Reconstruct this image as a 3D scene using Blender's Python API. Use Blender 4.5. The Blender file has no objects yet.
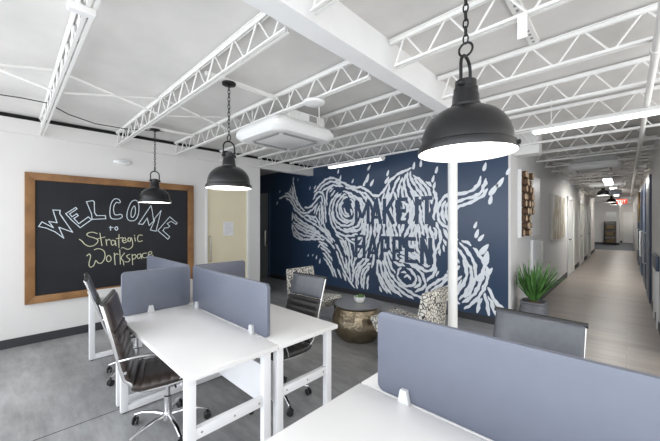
import bpy, bmesh, math, random
from mathutils import Vector, Matrix
random.seed(7)
PI=math.pi
SC=bpy.context.scene; COL=SC.collection
H=1.49; YAW=math.radians(43.786)

# ------------------------------------------------------------------ traced wall art, in metres on the walls
SIL=[(-6.55,2.05),(-6.3,2.19),(-6.1,2.28),(-5.98,2.42),(-5.94,2.52),(-5.83,2.26),(-5.73,1.97),(-5.53,1.84),(-5.29,1.92),(-5.19,2.15),(-5.05,2.27),(-4.86,2.39),(-4.62,2.46),(-4.38,2.38),(-4.24,2.27),(-4.05,2.22),(-3.9,2.2),(-3.75,2.17),(-3.6,2.07),(-3.44,2.0),(-3.32,2.03),(-3.23,2.12),(-3.15,2.26),(-3.0,2.35),(-2.83,2.42),(-2.64,2.44),(-2.47,2.43),(-2.64,2.38),(-2.56,2.25),(-2.42,2.19),(-2.31,2.06),(-2.25,1.86),(-2.18,1.89),(-2.09,1.97),(-1.95,1.99),(-1.78,1.99),(-1.65,2.03),(-1.58,2.15),(-1.55,2.2),(-1.51,2.08),(-1.48,2.16),(-1.45,2.06),(-1.48,1.93),(-1.52,1.82),(-1.69,1.77),(-1.87,1.72),(-2.0,1.63),(-1.95,1.39),(-1.84,1.21),(-1.72,1.16),(-1.59,1.02),(-1.52,0.95),(-1.49,0.84),(-1.45,0.68),(-1.47,0.53),(-1.36,0.33),(-1.2,0.22),(-1.31,0.2),(-1.39,0.12),(-1.72,0.14),(-2.19,0.15),(-2.94,0.14),(-3.37,0.16),(-3.39,0.29),(-3.5,0.52),(-3.6,0.55),(-3.65,0.31),(-3.58,0.16),(-3.98,0.12),(-4.24,0.27),(-4.56,0.29),(-4.83,0.55),(-4.93,0.81),(-5.05,1.05),(-4.8,1.04),(-4.68,0.87),(-4.59,0.61),(-4.41,0.46),(-4.24,0.4),(-4.36,0.61),(-4.47,0.84),(-4.59,1.0),(-4.8,1.06),(-5.12,1.07),(-5.64,1.05),(-5.9,1.11),(-5.98,1.28),(-5.98,1.65),(-6.02,1.93),(-6.26,2.09)]
HOLES=[[(-4.71,2.14),(-4.65,2.05),(-4.71,1.83),(-4.71,1.57),(-4.59,1.31),(-4.38,1.08),(-4.22,0.77),(-4.3,0.72),(-4.5,1.03),(-4.71,1.28),(-4.79,1.57),(-4.77,1.9)],[(-4.27,1.94),(-4.13,2.0),(-4.08,1.85),(-4.11,1.73),(-4.22,1.71),(-4.3,1.82)],[(-4.59,2.24),(-4.36,2.22),(-4.22,2.13),(-4.44,2.12)],[(-2.23,0.89),(-2.07,1.03),(-2.06,0.84),(-2.09,0.65),(-2.19,0.64),(-2.25,0.76)],[(-1.69,1.12),(-1.61,0.97),(-1.56,0.8),(-1.62,0.55),(-1.66,0.49),(-1.61,0.73),(-1.63,0.91),(-1.72,1.03)],[(-2.56,2.41),(-2.33,2.18),(-2.44,2.22),(-2.6,2.31)]]
GUIDES=[[(-6.51,2.08),(-6.22,2.14),(-5.98,2.05),(-5.79,1.82),(-5.53,1.69),(-5.25,1.76),(-5.05,1.91)],[(-5.94,2.49),(-5.83,2.12),(-5.68,1.87),(-5.5,1.74)],[(-5.22,1.99),(-5.12,2.12),(-4.99,2.16),(-4.86,2.06),(-4.82,1.75),(-4.8,1.46)],[(-5.19,1.67),(-5.05,1.89),(-4.96,1.91),(-4.93,1.68),(-4.93,1.41)],[(-5.94,1.83),(-5.5,1.57),(-5.12,1.41),(-4.83,1.24),(-4.59,1.03)],[(-5.94,1.48),(-5.5,1.31),(-5.05,1.21),(-4.74,1.08),(-4.53,0.9)],[(-5.96,1.73),(-5.94,1.23),(-5.68,1.07),(-5.15,1.09),(-4.8,1.08),(-4.56,0.96),(-4.44,0.76),(-4.33,0.55),(-4.16,0.32),(-3.98,0.14)],[(-5.19,2.15),(-4.89,2.38),(-4.62,2.44),(-4.33,2.32),(-4.05,2.2),(-3.77,2.16),(-3.55,2.02),(-3.41,1.98),(-3.25,2.1),(-3.15,2.24),(-2.94,2.36),(-2.7,2.42)],[(-4.24,2.21),(-3.92,2.11),(-3.72,1.96),(-3.62,1.75),(-3.58,1.48)],[(-4.05,2.18),(-3.75,2.06),(-3.58,1.91),(-3.46,1.71)],[(-4.33,2.09),(-4.53,1.96),(-4.59,1.7),(-4.47,1.48),(-4.22,1.4),(-4.0,1.48),(-3.9,1.68),(-3.98,1.93),(-4.16,2.04)],[(-4.38,2.16),(-4.65,1.9),(-4.68,1.61),(-4.53,1.31),(-4.22,1.19),(-3.9,1.24)],[(-4.24,1.94),(-4.36,1.8),(-4.27,1.63),(-4.11,1.6)],[(-3.41,1.98),(-3.34,1.67),(-3.39,1.29),(-3.48,0.94),(-3.55,0.59)],[(-3.15,2.18),(-3.23,1.89),(-3.28,1.52),(-3.28,1.15),(-3.34,0.8)],[(-2.94,2.31),(-3.08,2.07),(-3.15,1.8),(-3.08,1.48),(-2.98,1.19)],[(-4.24,1.11),(-4.13,0.8),(-4.13,0.49),(-4.03,0.16)],[(-4.05,0.13),(-4.0,0.47),(-3.8,0.71),(-3.55,0.86),(-3.37,1.03)],[(-3.8,0.17),(-3.8,0.45),(-3.67,0.62),(-3.46,0.76)],[(-3.37,0.8),(-3.32,0.54),(-3.19,0.33),(-3.02,0.18)],[(-3.28,0.92),(-3.19,0.63),(-3.0,0.4),(-2.74,0.26),(-2.46,0.17)],[(-3.19,1.0),(-3.04,0.76),(-2.83,0.7)],[(-3.0,0.51),(-2.92,0.66),(-2.76,0.66),(-2.62,0.52),(-2.7,0.37),(-2.88,0.38),(-3.0,0.51)],[(-3.08,0.68),(-2.9,0.79),(-2.66,0.72),(-2.49,0.57),(-2.46,0.4),(-2.64,0.27)],[(-2.94,0.87),(-2.7,0.79),(-2.47,0.67),(-2.33,0.69),(-2.28,0.86),(-2.31,1.15),(-2.37,1.42)],[(-2.85,0.49),(-2.78,0.55),(-2.72,0.47)],[(-2.46,0.27),(-2.37,0.41),(-2.19,0.54),(-2.03,0.66),(-1.87,0.8)],[(-2.37,0.18),(-2.19,0.34),(-2.0,0.5),(-1.84,0.65)],[(-2.23,0.14),(-2.03,0.26),(-1.87,0.21)],[(-2.26,1.48),(-2.18,1.22),(-2.26,0.97),(-2.19,0.77),(-2.26,0.59)],[(-2.3,2.04),(-2.25,1.79),(-2.3,1.55),(-2.19,1.32),(-2.09,1.1)],[(-2.37,1.43),(-2.26,1.32),(-2.3,1.09)],[(-2.78,2.38),(-2.78,2.19),(-2.66,2.0),(-2.51,1.87)],[(-2.68,2.3),(-2.49,2.15),(-2.37,1.98),(-2.33,1.78)],[(-2.44,2.17),(-2.3,2.03),(-2.26,1.78),(-2.33,1.53)],[(-2.98,2.28),(-3.06,2.07),(-3.0,1.88)],[(-2.94,1.88),(-2.78,1.76),(-2.85,1.59),(-2.98,1.48)],[(-2.7,1.87),(-2.66,1.66),(-2.74,1.41),(-2.85,1.2)],[(-2.55,1.77),(-2.53,1.52),(-2.47,1.25)],[(-1.95,1.96),(-2.14,1.87),(-2.23,1.68),(-2.19,1.48),(-2.03,1.36),(-1.9,1.2)],[(-2.0,1.83),(-2.09,1.73),(-2.08,1.56),(-1.97,1.45)],[(-2.13,1.85),(-1.92,1.92),(-1.75,1.94),(-1.62,2.02),(-1.56,2.17)],[(-2.03,1.75),(-1.92,1.8),(-1.75,1.85),(-1.59,1.9),(-1.52,2.02),(-1.49,2.13)],[(-2.0,1.29),(-1.9,1.22),(-1.75,1.16),(-1.61,1.02),(-1.52,0.85),(-1.58,0.56),(-1.69,0.36),(-1.89,0.19)],[(-2.0,1.14),(-1.9,1.06),(-1.77,0.87),(-1.69,0.68),(-1.77,0.42),(-1.89,0.27)],[(-2.06,0.94),(-1.92,0.89),(-1.83,0.71),(-1.89,0.48),(-2.03,0.34)],[(-1.48,0.84),(-1.47,0.68),(-1.52,0.51),(-1.63,0.31),(-1.81,0.14)],[(-1.47,0.53),(-1.36,0.33),(-1.22,0.21)],[(-1.52,0.45),(-1.58,0.28),(-1.62,0.12)],[(-1.51,0.44),(-1.48,0.28),(-1.45,0.11)],[(-1.49,0.45),(-1.41,0.29),(-1.36,0.13)]]
DROPS=[(-5.92,2.54,1),(-5.75,2.51,0.6),(-5.32,2.27,0.8),(-5.15,2.28,1),(-6.47,2.27,0.8),(-6.58,1.98,1),(-4.43,2.56,1),(-4.03,2.32,1),(-3.62,2.54,1.2),(-3.19,2.39,1.2),(-3.21,2.26,1.5),(-3.66,2.34,1.8),(-3.55,2.24,1.5),(-3.73,2.25,1.4),(-4.37,2.41,1.3),(-2.25,2.34,1.2),(-2.31,2.2,1.2),(-2.29,2.09,1.2),(-1.51,2.3,1.3),(-1.2,2.2,1.1),(-1.3,2.05,1.6),(-1.39,1.95,1.9),(-1.43,1.81,1.4),(-1.64,1.44,1.1),(-1.62,1.31,1.4),(-1.56,1.25,1.3),(-5.38,0.7,0.7),(-5.22,0.72,0.7),(-5.1,0.68,1),(-4.99,0.6,1.2),(-5.02,0.94,1),(-1.52,1.08,2),(-1.49,0.95,2.2),(-1.56,0.68,2),(-1.45,0.75,1.6),(-2.53,2.48,1.2),(-2.66,2.46,1.3)]
CHALK_W=[(1,[(0.267,1.43),(0.297,1.487),(0.402,1.413),(0.36,1.492),(0.437,1.476),(0.398,1.637),(0.467,1.635),(0.464,1.591),(0.591,1.351),(0.455,1.418),(0.502,1.278),(0.419,1.36),(0.337,1.409)]),(1,[(0.522,1.592),(0.623,1.676),(0.636,1.657),(0.56,1.59),(0.585,1.553),(0.632,1.594),(0.649,1.57),(0.604,1.531),(0.655,1.462),(0.754,1.554),(0.788,1.516),(0.668,1.409),(0.579,1.512)]),(1,[(0.734,1.756),(0.802,1.776),(0.818,1.76),(0.822,1.615),(0.843,1.572),(0.941,1.574),(0.948,1.53),(0.795,1.521),(0.788,1.597)]),(1,[(1.119,1.773),(1.097,1.808),(1.052,1.811),(1.015,1.76),(0.997,1.671),(0.997,1.575),(1.022,1.531),(1.097,1.528),(1.142,1.559),(1.127,1.594),(1.081,1.585),(1.052,1.593),(1.037,1.655),(1.047,1.726),(1.074,1.763),(1.104,1.755)]),(1,[(1.299,1.806),(1.251,1.77),(1.211,1.66),(1.199,1.568),(1.219,1.514),(1.267,1.5),(1.315,1.524),(1.347,1.607),(1.352,1.719),(1.336,1.783)]),(1,[(1.291,1.721),(1.259,1.661),(1.251,1.569),(1.278,1.555),(1.303,1.607),(1.307,1.681)]),(1,[(1.347,1.455),(1.514,1.734),(1.532,1.649),(1.549,1.515),(1.655,1.662),(1.628,1.535),(1.584,1.342),(1.506,1.363),(1.566,1.515),(1.489,1.43),(1.463,1.543),(1.405,1.449)]),(1,[(1.782,1.566),(1.896,1.466),(1.877,1.446),(1.801,1.496),(1.745,1.457),(1.782,1.417),(1.755,1.394),(1.709,1.392),(1.682,1.35),(1.782,1.248),(1.755,1.21),(1.61,1.351)]),(0,[(1.003,1.425),(1.003,1.369)]),(0,[(0.99,1.408),(1.032,1.407)]),(1,[(1.071,1.417),(1.056,1.403),(1.056,1.382),(1.071,1.368),(1.086,1.382),(1.086,1.403)])]
CHALK_Y=[(0,[(0.66,1.255),(0.688,1.23),(0.717,1.188),(0.761,1.158),(0.813,1.165),(0.85,1.2),(0.858,1.237),(0.82,1.267),(0.768,1.287),(0.739,1.312),(0.753,1.337),(0.798,1.347),(0.85,1.327)]),(0,[(0.881,1.33),(0.893,1.236),(0.904,1.159)]),(0,[(0.858,1.256),(0.935,1.276)]),(0,[(0.95,1.243),(0.958,1.16)]),(0,[(0.955,1.218),(0.982,1.241),(0.999,1.227)]),(0,[(1.054,1.219),(1.022,1.226),(1.009,1.192),(1.025,1.157),(1.054,1.18),(1.057,1.219),(1.067,1.15)]),(0,[(1.103,1.305),(1.1,1.227),(1.103,1.119)]),(0,[(1.07,1.247),(1.144,1.26)]),(0,[(1.144,1.215),(1.186,1.223),(1.178,1.253),(1.153,1.248),(1.144,1.209),(1.17,1.184),(1.203,1.206)]),(0,[(1.246,1.25),(1.22,1.251),(1.212,1.218),(1.238,1.201),(1.255,1.25),(1.272,1.179),(1.264,1.119),(1.212,1.087),(1.153,1.116),(1.133,1.111)]),(0,[(1.298,1.258),(1.307,1.202)]),(0,[(1.293,1.289),(1.297,1.281)]),(0,[(1.396,1.286),(1.351,1.287),(1.334,1.237),(1.351,1.195),(1.396,1.204)]),(0,[(0.739,1.031),(0.761,1.053),(0.778,1.028),(0.768,0.964),(0.761,0.909),(0.778,0.874),(0.813,0.895),(0.835,0.958),(0.858,0.928),(0.896,0.918),(0.93,0.968),(0.939,1.034),(0.919,1.092),(0.865,1.12),(0.82,1.108)]),(1,[(0.982,1.017),(0.958,0.994),(0.958,0.951),(0.982,0.929),(1.006,0.95),(1.006,0.992)]),(0,[(1.046,1.045),(1.051,0.958),(1.057,0.88)]),(0,[(1.049,1.0),(1.07,1.034),(1.091,1.024)]),(0,[(1.111,1.089),(1.116,0.991),(1.119,0.883)]),(0,[(1.17,1.036),(1.128,0.971),(1.156,0.919),(1.161,0.865)]),(0,[(1.232,1.012),(1.195,0.995),(1.212,0.963),(1.238,0.937),(1.212,0.904),(1.178,0.911)]),(0,[(1.264,1.009),(1.272,0.858)]),(0,[(1.269,0.987),(1.298,1.007),(1.316,0.975),(1.293,0.94),(1.272,0.946)]),(0,[(1.375,1.007),(1.339,1.003),(1.328,0.97),(1.35,0.942),(1.375,0.966),(1.378,1.007),(1.389,0.938)]),(0,[(1.455,1.015),(1.411,1.012),(1.396,0.977),(1.42,0.946),(1.46,0.955)]),(0,[(1.479,0.987),(1.526,1.0),(1.516,1.032),(1.488,1.027),(1.479,0.987),(1.503,0.956),(1.544,0.977)])]


# ------------------------------------------------------------------ materials
def nm(name):
    m=bpy.data.materials.new(name); m.use_nodes=True
    nt=m.node_tree; b=nt.nodes['Principled BSDF']; return m,nt,b
def noise(nt,scale,detail=4,rough=.55,co='Object',stretch=None):
    tc=nt.nodes.new('ShaderNodeTexCoord'); n=nt.nodes.new('ShaderNodeTexNoise')
    n.inputs['Scale'].default_value=scale; n.inputs['Detail'].default_value=detail; n.inputs['Roughness'].default_value=rough
    if stretch:
        mp=nt.nodes.new('ShaderNodeMapping'); mp.inputs['Scale'].default_value=stretch
        nt.links.new(tc.outputs[co],mp.inputs['Vector']); nt.links.new(mp.outputs[0],n.inputs['Vector'])
    else: nt.links.new(tc.outputs[co],n.inputs['Vector'])
    return n
def ramp(nt,src,stops):
    r=nt.nodes.new('ShaderNodeValToRGB'); e=r.color_ramp.elements
    while len(e)<len(stops): e.new(.5)
    for el,(p,c) in zip(e,stops): el.position=p; el.color=(*c,1)
    nt.links.new(src,r.inputs[0]); return r
def bump(nt,b,src,strength,dist=.01):
    bp=nt.nodes.new('ShaderNodeBump'); bp.inputs['Strength'].default_value=strength; bp.inputs['Distance'].default_value=dist
    nt.links.new(src,bp.inputs['Height']); nt.links.new(bp.outputs[0],b.inputs['Normal'])
def mat(name,col,rough=.5,metal=0,var=.06,scale=6,spec=.5,bmp=0,bscale=80,stretch=None):
    m,nt,b=nm(name)
    n=noise(nt,scale,stretch=stretch)
    lo=tuple(c*(1-var) for c in col); hi=tuple(min(1,c*(1+var)) for c in col)
    r=ramp(nt,n.outputs['Fac'],[(.3,lo),(.7,hi)])
    nt.links.new(r.outputs[0],b.inputs['Base Color'])
    b.inputs['Roughness'].default_value=rough; b.inputs['Metallic'].default_value=metal
    b.inputs['Specular IOR Level'].default_value=spec
    if bmp:
        n2=noise(nt,bscale); bump(nt,b,n2.outputs['Fac'],bmp,.004)
    return m
def emit(name,col,st):
    m,nt,b=nm(name); b.inputs['Base Color'].default_value=(*col,1)
    b.inputs['Emission Color'].default_value=(*col,1); b.inputs['Emission Strength'].default_value=st
    return m
M={}
M['wall']=mat('white_plaster',(.70,.685,.67),.75,var=.015,scale=3,bmp=.12,bscale=60)
M['deck']=mat('painted_deck',(.68,.662,.64),.8,var=.12,scale=1.3,bmp=.1,bscale=25)
M['steel']=mat('white_painted_steel',(.80,.79,.765),.45,var=.03,scale=9)
M['beam']=mat('white_beam_paint',(.82,.82,.82),.5,var=.02,scale=6,bmp=.08,bscale=40)
M['navy']=mat('navy_wall_paint',(.030,.058,.115),.34,var=.05,scale=4,spec=.6)
M['mural_white']=mat('mural_white_paint',(.88,.91,.95),.5,var=.03,scale=8)
M['base']=mat('charcoal_baseboard',(.035,.035,.04),.5,var=.1)
M['desk']=mat('white_laminate',(.77,.76,.75),.32,var=.01,scale=5)
M['deskleg']=mat('white_powder_coat',(.80,.80,.81),.4,var=.02)
M['screen']=mat('grey_screen_fabric',(.125,.138,.178),.40,var=.03,scale=20,bmp=.05,bscale=500,spec=.6)
M['clamp']=mat('pale_grey_plastic',(.62,.63,.64),.4)
M['leather']=mat('black_leather',(.026,.024,.024),.30,var=.25,scale=60,bmp=.12,bscale=260,spec=.55)
M['brown']=mat('dark_brown_leather',(.040,.028,.024),.30,var=.25,scale=60,bmp=.12,bscale=260,spec=.55)
M['headsheen']=mat('painted_sheen_leather',(.085,.091,.106),.34,var=.1,scale=30,bmp=.04,bscale=260,spec=.7)  # window sheen on the black headrest leather, put into a lighter colour
M['chrome']=mat('chrome',(.72,.72,.73),.12,1,var=.02)
M['blackplastic']=mat('black_plastic',(.015,.015,.016),.4)
M['shade']=mat('black_pendant_metal',(.007,.007,.008),.3,.0,var=.12,scale=12)
M['iron']=mat('blackened_iron',(.012,.012,.013),.5,.4)
M['shadein']=mat('white_enamel',(.85,.85,.83),.4)
M['glow']=emit('pendant_lamp',(1,.97,.93),5.5)
M['tube']=emit('fluorescent_tube',(1,.98,.94),2.6)
M['led']=emit('led_panel',(1,.97,.92),42)
M['board']=mat('chalkboard_slate',(.013,.014,.018),.5,var=.2,scale=3.5,spec=.3)
M['chalkw']=mat('white_chalk',(.62,.70,.76),.9,var=.25,scale=90)
M['chalky']=mat('yellow_chalk',(.56,.56,.40),.9,var=.25,scale=90)
M['plastic']=mat('white_plastic',(.80,.80,.79),.4,var=.01)
M['grille']=mat('grey_grille',(.30,.30,.30),.5)
M['creamglass']=mat('frosted_cream_glass',(.76,.69,.50),.22,var=.04,scale=1.5)
M['paleglass']=mat('frosted_pale_glass',(.34,.36,.36),.25)
M['paper']=mat('paper',(.80,.80,.80),.7)
M['ink']=mat('grey_print',(.35,.35,.37),.7)
M['nickel']=mat('brushed_nickel',(.45,.43,.39),.3,1)
M['pot']=mat('ribbed_grey_pot',(.13,.135,.15),.6,var=.2,scale=14,bmp=.4,bscale=40)
M['soil']=mat('potting_soil',(.10,.065,.04),.9,var=.3,scale=40)
M['leaf']=mat('green_leaf',(.075,.19,.045),.4,var=.45,scale=12)
M['succ']=mat('succulent_leaf',(.14,.26,.08),.5,var=.3,scale=30)
M['canvas']=mat('canvas_white',(.68,.66,.60),.7,var=.04)
M['mirror']=mat('gold_mirror_rim',(.55,.38,.14),.3,1)
M['red']=emit('exit_red',(.75,.06,.04),1.1)
M['exitwhite']=emit('exit_letters',(1,.75,.7),1.2)
M['signgrey']=mat('hanging_sign_grey',(.33,.38,.45),.4)
M['cable']=mat('black_cable',(.05,.05,.05),.6)
M['dark']=mat('gap_shade_and_joint',(.01,.01,.01),.9)
M['basket']=mat('wicker_basket',(.16,.11,.06),.8,var=.4,scale=60)
M['bark']=mat('log_bark',(.10,.055,.03),.8,var=.4,scale=40)
M['woodend']=mat('pale_log_end',(.62,.46,.30),.7,var=.25,scale=30)
M['navydoor']=mat('navy_door_paint',(.035,.06,.115),.35,var=.05)
# chalkboard oak frame
m,nt,b=nm('golden_oak'); n=noise(nt,3,6,.6,stretch=(14,1.2,1.2))
r=ramp(nt,n.outputs['Fac'],[(.25,(.13,.055,.018)),(.5,(.24,.115,.038)),(.75,(.34,.18,.07))]); nt.links.new(r.outputs[0],b.inputs['Base Color']); b.inputs['Roughness'].default_value=.45; M['oak']=m
# polished concrete
m,nt,b=nm('polished_concrete')
n=noise(nt,.9,8,.62,stretch=(.7,1.6,1)); n2=noise(nt,7,5,.7,stretch=(.5,2,1))
mx=nt.nodes.new('ShaderNodeMix'); mx.inputs[0].default_value=.35
nt.links.new(n.outputs['Fac'],mx.inputs[2]); nt.links.new(n2.outputs['Fac'],mx.inputs[3])
r=ramp(nt,mx.outputs[0],[(.36,(.17,.172,.176)),(.5,(.285,.286,.288)),(.61,(.40,.40,.402))]); nt.links.new(r.outputs[0],b.inputs['Base Color'])
b.inputs['Roughness'].default_value=.34; bump(nt,b,n2.outputs['Fac'],.03); M['concrete']=m
# taupe planks
m,nt,b=nm('taupe_plank_floor')
tc=nt.nodes.new('ShaderNodeTexCoord'); mp=nt.nodes.new('ShaderNodeMapping'); br=nt.nodes.new('ShaderNodeTexBrick')
nt.links.new(tc.outputs['Object'],mp.inputs['Vector']); nt.links.new(mp.outputs[0],br.inputs['Vector'])
br.inputs['Scale'].default_value=1; br.inputs['Brick Width'].default_value=1.2; br.inputs['Row Height'].default_value=.16; br.inputs['Mortar Size'].default_value=.002
br.inputs['Color1'].default_value=(.27,.235,.205,1); br.inputs['Color2'].default_value=(.33,.295,.26,1); br.inputs['Mortar'].default_value=(.19,.165,.145,1)
n=noise(nt,2.2,6,.6,stretch=(1,9,1)); mm=nt.nodes.new('ShaderNodeMix'); mm.data_type='RGBA'; mm.blend_type='MULTIPLY'; mm.inputs[0].default_value=.5
r=ramp(nt,n.outputs['Fac'],[(.3,(.75,.74,.73)),(.7,(1.15,1.15,1.15))])
nt.links.new(br.outputs['Color'],mm.inputs[6]); nt.links.new(r.outputs[0],mm.inputs[7]); nt.links.new(mm.outputs[2],b.inputs['Base Color']); b.inputs['Roughness'].default_value=.36; M['plank']=m
M['carpet']=mat('blue_grey_carpet',(.13,.14,.16),.95,var=.2,scale=40)
# graphic upholstery: pale cells with black crackle lines
m,nt,b=nm('black_white_upholstery'); tc=nt.nodes.new('ShaderNodeTexCoord'); v=nt.nodes.new('ShaderNodeTexVoronoi'); v.feature='DISTANCE_TO_EDGE'; v.inputs['Scale'].default_value=25
nz=noise(nt,14,2); ad=nt.nodes.new('ShaderNodeVectorMath'); ad.operation='MULTIPLY_ADD'; ad.inputs[1].default_value=(.035,.035,.035)
nt.links.new(nz.outputs['Color'],ad.inputs[0]); nt.links.new(tc.outputs['Object'],ad.inputs[2]); nt.links.new(ad.outputs[0],v.inputs['Vector'])
r=ramp(nt,v.outputs['Distance'],[(.055,(.03,.028,.028)),(.10,(.72,.69,.62))]); nt.links.new(r.outputs[0],b.inputs['Base Color']); b.inputs['Roughness'].default_value=.85; M['graphic']=m
# hammered metal
m,nt,b=nm('hammered_brass'); tc=nt.nodes.new('ShaderNodeTexCoord'); v=nt.nodes.new('ShaderNodeTexVoronoi'); v.inputs['Scale'].default_value=32
nt.links.new(tc.outputs['Object'],v.inputs['Vector']); bump(nt,b,v.outputs['Distance'],.35,.010)
n=noise(nt,3,4); r=ramp(nt,n.outputs['Fac'],[(.3,(.22,.175,.115)),(.7,(.36,.30,.215))]); nt.links.new(r.outputs[0],b.inputs['Base Color']); b.inputs['Metallic'].default_value=1; b.inputs['Roughness'].default_value=.3; M['hammer']=m
M['drumtop']=mat('brushed_grey_metal',(.36,.355,.36),.36,.8,var=.1,scale=5)
# abstract canvas
m,nt,b=nm('abstract_canvas'); n=noise(nt,2.6,3,.5,stretch=(1,1.8,.7)); r=ramp(nt,n.outputs['Fac'],[(.40,(.66,.64,.58)),(.5,(.50,.42,.28)),(.56,(.36,.28,.16)),(.66,(.64,.62,.56))]); nt.links.new(r.outputs[0],b.inputs['Base Color']); b.inputs['Roughness'].default_value=.7; M['abstract']=m

# ------------------------------------------------------------------ mesh helpers
class MB:
    def __init__(s): s.bm=bmesh.new()
    def box(s,x0,x1,y0,y1,z0,z1,bev=0,mtx=None):
        r=bmesh.ops.create_cube(s.bm,size=1); vs=r['verts']
        for v in vs:
            v.co=Vector(((x0+x1)/2+v.co.x*(x1-x0),(y0+y1)/2+v.co.y*(y1-y0),(z0+z1)/2+v.co.z*(z1-z0)))
            if mtx: v.co=mtx@v.co
        if bev:
            es=list({e for v in vs for e in v.link_edges})
            bmesh.ops.bevel(s.bm,geom=es,offset=bev,segments=2,affect='EDGES',profile=.6)
        return s
    def tube(s,pts,r,seg=8,closed=False,flat=None):
        pts=[Vector(p) for p in pts]; n=len(pts); rings=[]
        rr=r if isinstance(r,(list,tuple)) else [r]*n
        prev=None
        for i,p in enumerate(pts):
            if closed: t=(pts[(i+1)%n]-pts[i-1])
            else: t=(pts[min(i+1,n-1)]-pts[max(i-1,0)])
            t.normalize()
            if prev is None:
                up=Vector((0,0,1)) if abs(t.z)<.9 else Vector((1,0,0))
                a=t.cross(up).normalized()
            else:
                a=(prev-t*prev.dot(t)).normalized()
            prev=a; b2=t.cross(a)
            fa,fb=(1,1) if not flat else flat
            rings.append([s.bm.verts.new(p+a*math.cos(k*2*PI/seg)*rr[i]*fa+b2*math.sin(k*2*PI/seg)*rr[i]*fb) for k in range(seg)])
        m=n if closed else n-1
        for i in range(m):
            A=rings[i];B=rings[(i+1)%n]
            for k in range(seg): s.bm.faces.new((A[k],A[(k+1)%seg],B[(k+1)%seg],B[k]))
        if not closed:
            s.bm.faces.new(rings[0][::-1]); s.bm.faces.new(rings[-1])
        return s
    def lathe(s,prof,cx=0,cy=0,cz=0,seg=40,mtx=None,sq=0,cap=True):
        rings=[]
        for r,z in prof:
            ring=[]
            for k in range(seg):
                a=2*PI*k/seg; q=1
                if sq: q=1/((abs(math.cos(a))**sq+abs(math.sin(a))**sq)**(1/sq))
                co=Vector((cx+r*q*math.cos(a),cy+r*q*math.sin(a),cz+z))
                if mtx: co=mtx@co
                ring.append(s.bm.verts.new(co))
            rings.append(ring)
        for A,B in zip(rings,rings[1:]):
            for k in range(seg): s.bm.faces.new((A[k],A[(k+1)%seg],B[(k+1)%seg],B[k]))
        if cap and prof[0][0]>1e-5: s.bm.faces.new(rings[0][::-1])
        if cap and prof[-1][0]>1e-5: s.bm.faces.new(rings[-1])
        return s
    def prism(s,poly,axis,a,b,bev=0):
        def mk(u,v,w): return {'x':(w,u,v),'y':(u,w,v),'z':(u,v,w)}[axis]
        A=[s.bm.verts.new(mk(u,v,a)) for u,v in poly]; B=[s.bm.verts.new(mk(u,v,b)) for u,v in poly]
        n=len(poly); fs=[s.bm.faces.new(A[::-1]),s.bm.faces.new(B)]
        for i in range(n): fs.append(s.bm.faces.new((A[i],A[(i+1)%n],B[(i+1)%n],B[i])))
        if bev:
            es=list({e for f in fs for e in f.edges})
            bmesh.ops.bevel(s.bm,geom=es,offset=bev,segments=2,affect='EDGES',profile=.6)
        return s
    def face(s,pts): s.bm.faces.new([s.bm.verts.new(p) for p in pts]); return s
    def build(s,name,material,parent=None,smooth=35):
        bmesh.ops.recalc_face_normals(s.bm,faces=s.bm.faces)
        me=bpy.data.meshes.new(name); s.bm.to_mesh(me); s.bm.free()
        me.materials.append(material if not isinstance(material,str) else M[material])
        if smooth:
            for p in me.polygons: p.use_smooth=True
            me.set_sharp_from_angle(angle=math.radians(smooth))
        o=bpy.data.objects.new(name,me); COL.objects.link(o)
        if parent: o.parent=parent
        return o
def tag(o,label,cat,group=None):
    o['label']=label; o['category']=cat
    if group: o['group']=group
    return o
def thing(name,label,cat,loc=(0,0,0),rz=0,group=None):
    o=bpy.data.objects.new(name,None); o.empty_display_size=.1; COL.objects.link(o)
    o.location=loc; o.rotation_euler=(0,0,rz); return tag(o,label,cat,group)
def struct(o): o['kind']='structure'; return o
def copy_tree(o,parent=None):
    c=o.copy(); COL.objects.link(c)
    if parent: c.parent=parent
    for ch in [x for x in COL.objects if x.parent==o]: copy_tree(ch,c)
    return c

# ------------------------------------------------------------------ room shell
WX=-5.25; MY=4.88; DZ=2.77; CX=-1.17; RX=.33
struct(MB().box(-8.3,-1.25,-1.2,9,-.08,0).box(-1.25,1.6,-1.2,2.9,-.08,0).build('floor','concrete',smooth=0))
struct(MB().box(-1.25,1.6,2.9,5,-.08,0).box(-1.25,.4,5,22,-.08,0).build('floor_corridor','plank',smooth=0)).rotation_euler=(0,0,0)
struct(MB().box(-4,.6,22,30.1,-.08,0).build('floor_carpet','carpet',smooth=0))
struct(MB().box(-8.3,1.6,-1.2,4.98,DZ,DZ+.1).box(-4,1.6,4.98,30.1,DZ,DZ+.1).build('ceiling','deck',smooth=0))
# wall with the chalkboard: glass door hole Y 2.39-3.2, opening beyond Y 3.47
DY0,DY1,DT=2.39,3.20,2.10
struct(MB().box(WX-.12,WX,-1.2,DY0,0,2.70).box(WX-.12,WX,DY1,3.47,0,2.70).box(WX-.12,WX,DY0,DY1,DT,2.70).box(WX-.12,WX,3.47,MY,2.55,2.70).build('wall_left','wall',smooth=0))
struct(MB().box(WX,WX+.035,-1.2,MY,2.545,2.715).box(WX-.12,WX,3.47,MY,2.70,2.715).build('trim_1','wall',smooth=0))
struct(MB().box(WX-.12,WX-.005,-1.2,MY,2.715,DZ).build('gap_shade_strip','dark',smooth=0))  # shade of the gap under the deck, painted as a black strip
struct(MB().box(-8.3,CX-.03,MY,MY+.1,0,DZ).build('wall_mural','navy',smooth=0))
struct(MB().box(-8.4,-8.3,-1.2,MY,0,DZ).build('wall_far','paleglass',smooth=0))
struct(MB().box(-8.3,-5.37,-1.3,-1.2,0,DZ).build('wall_return','wall',smooth=0))
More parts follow.
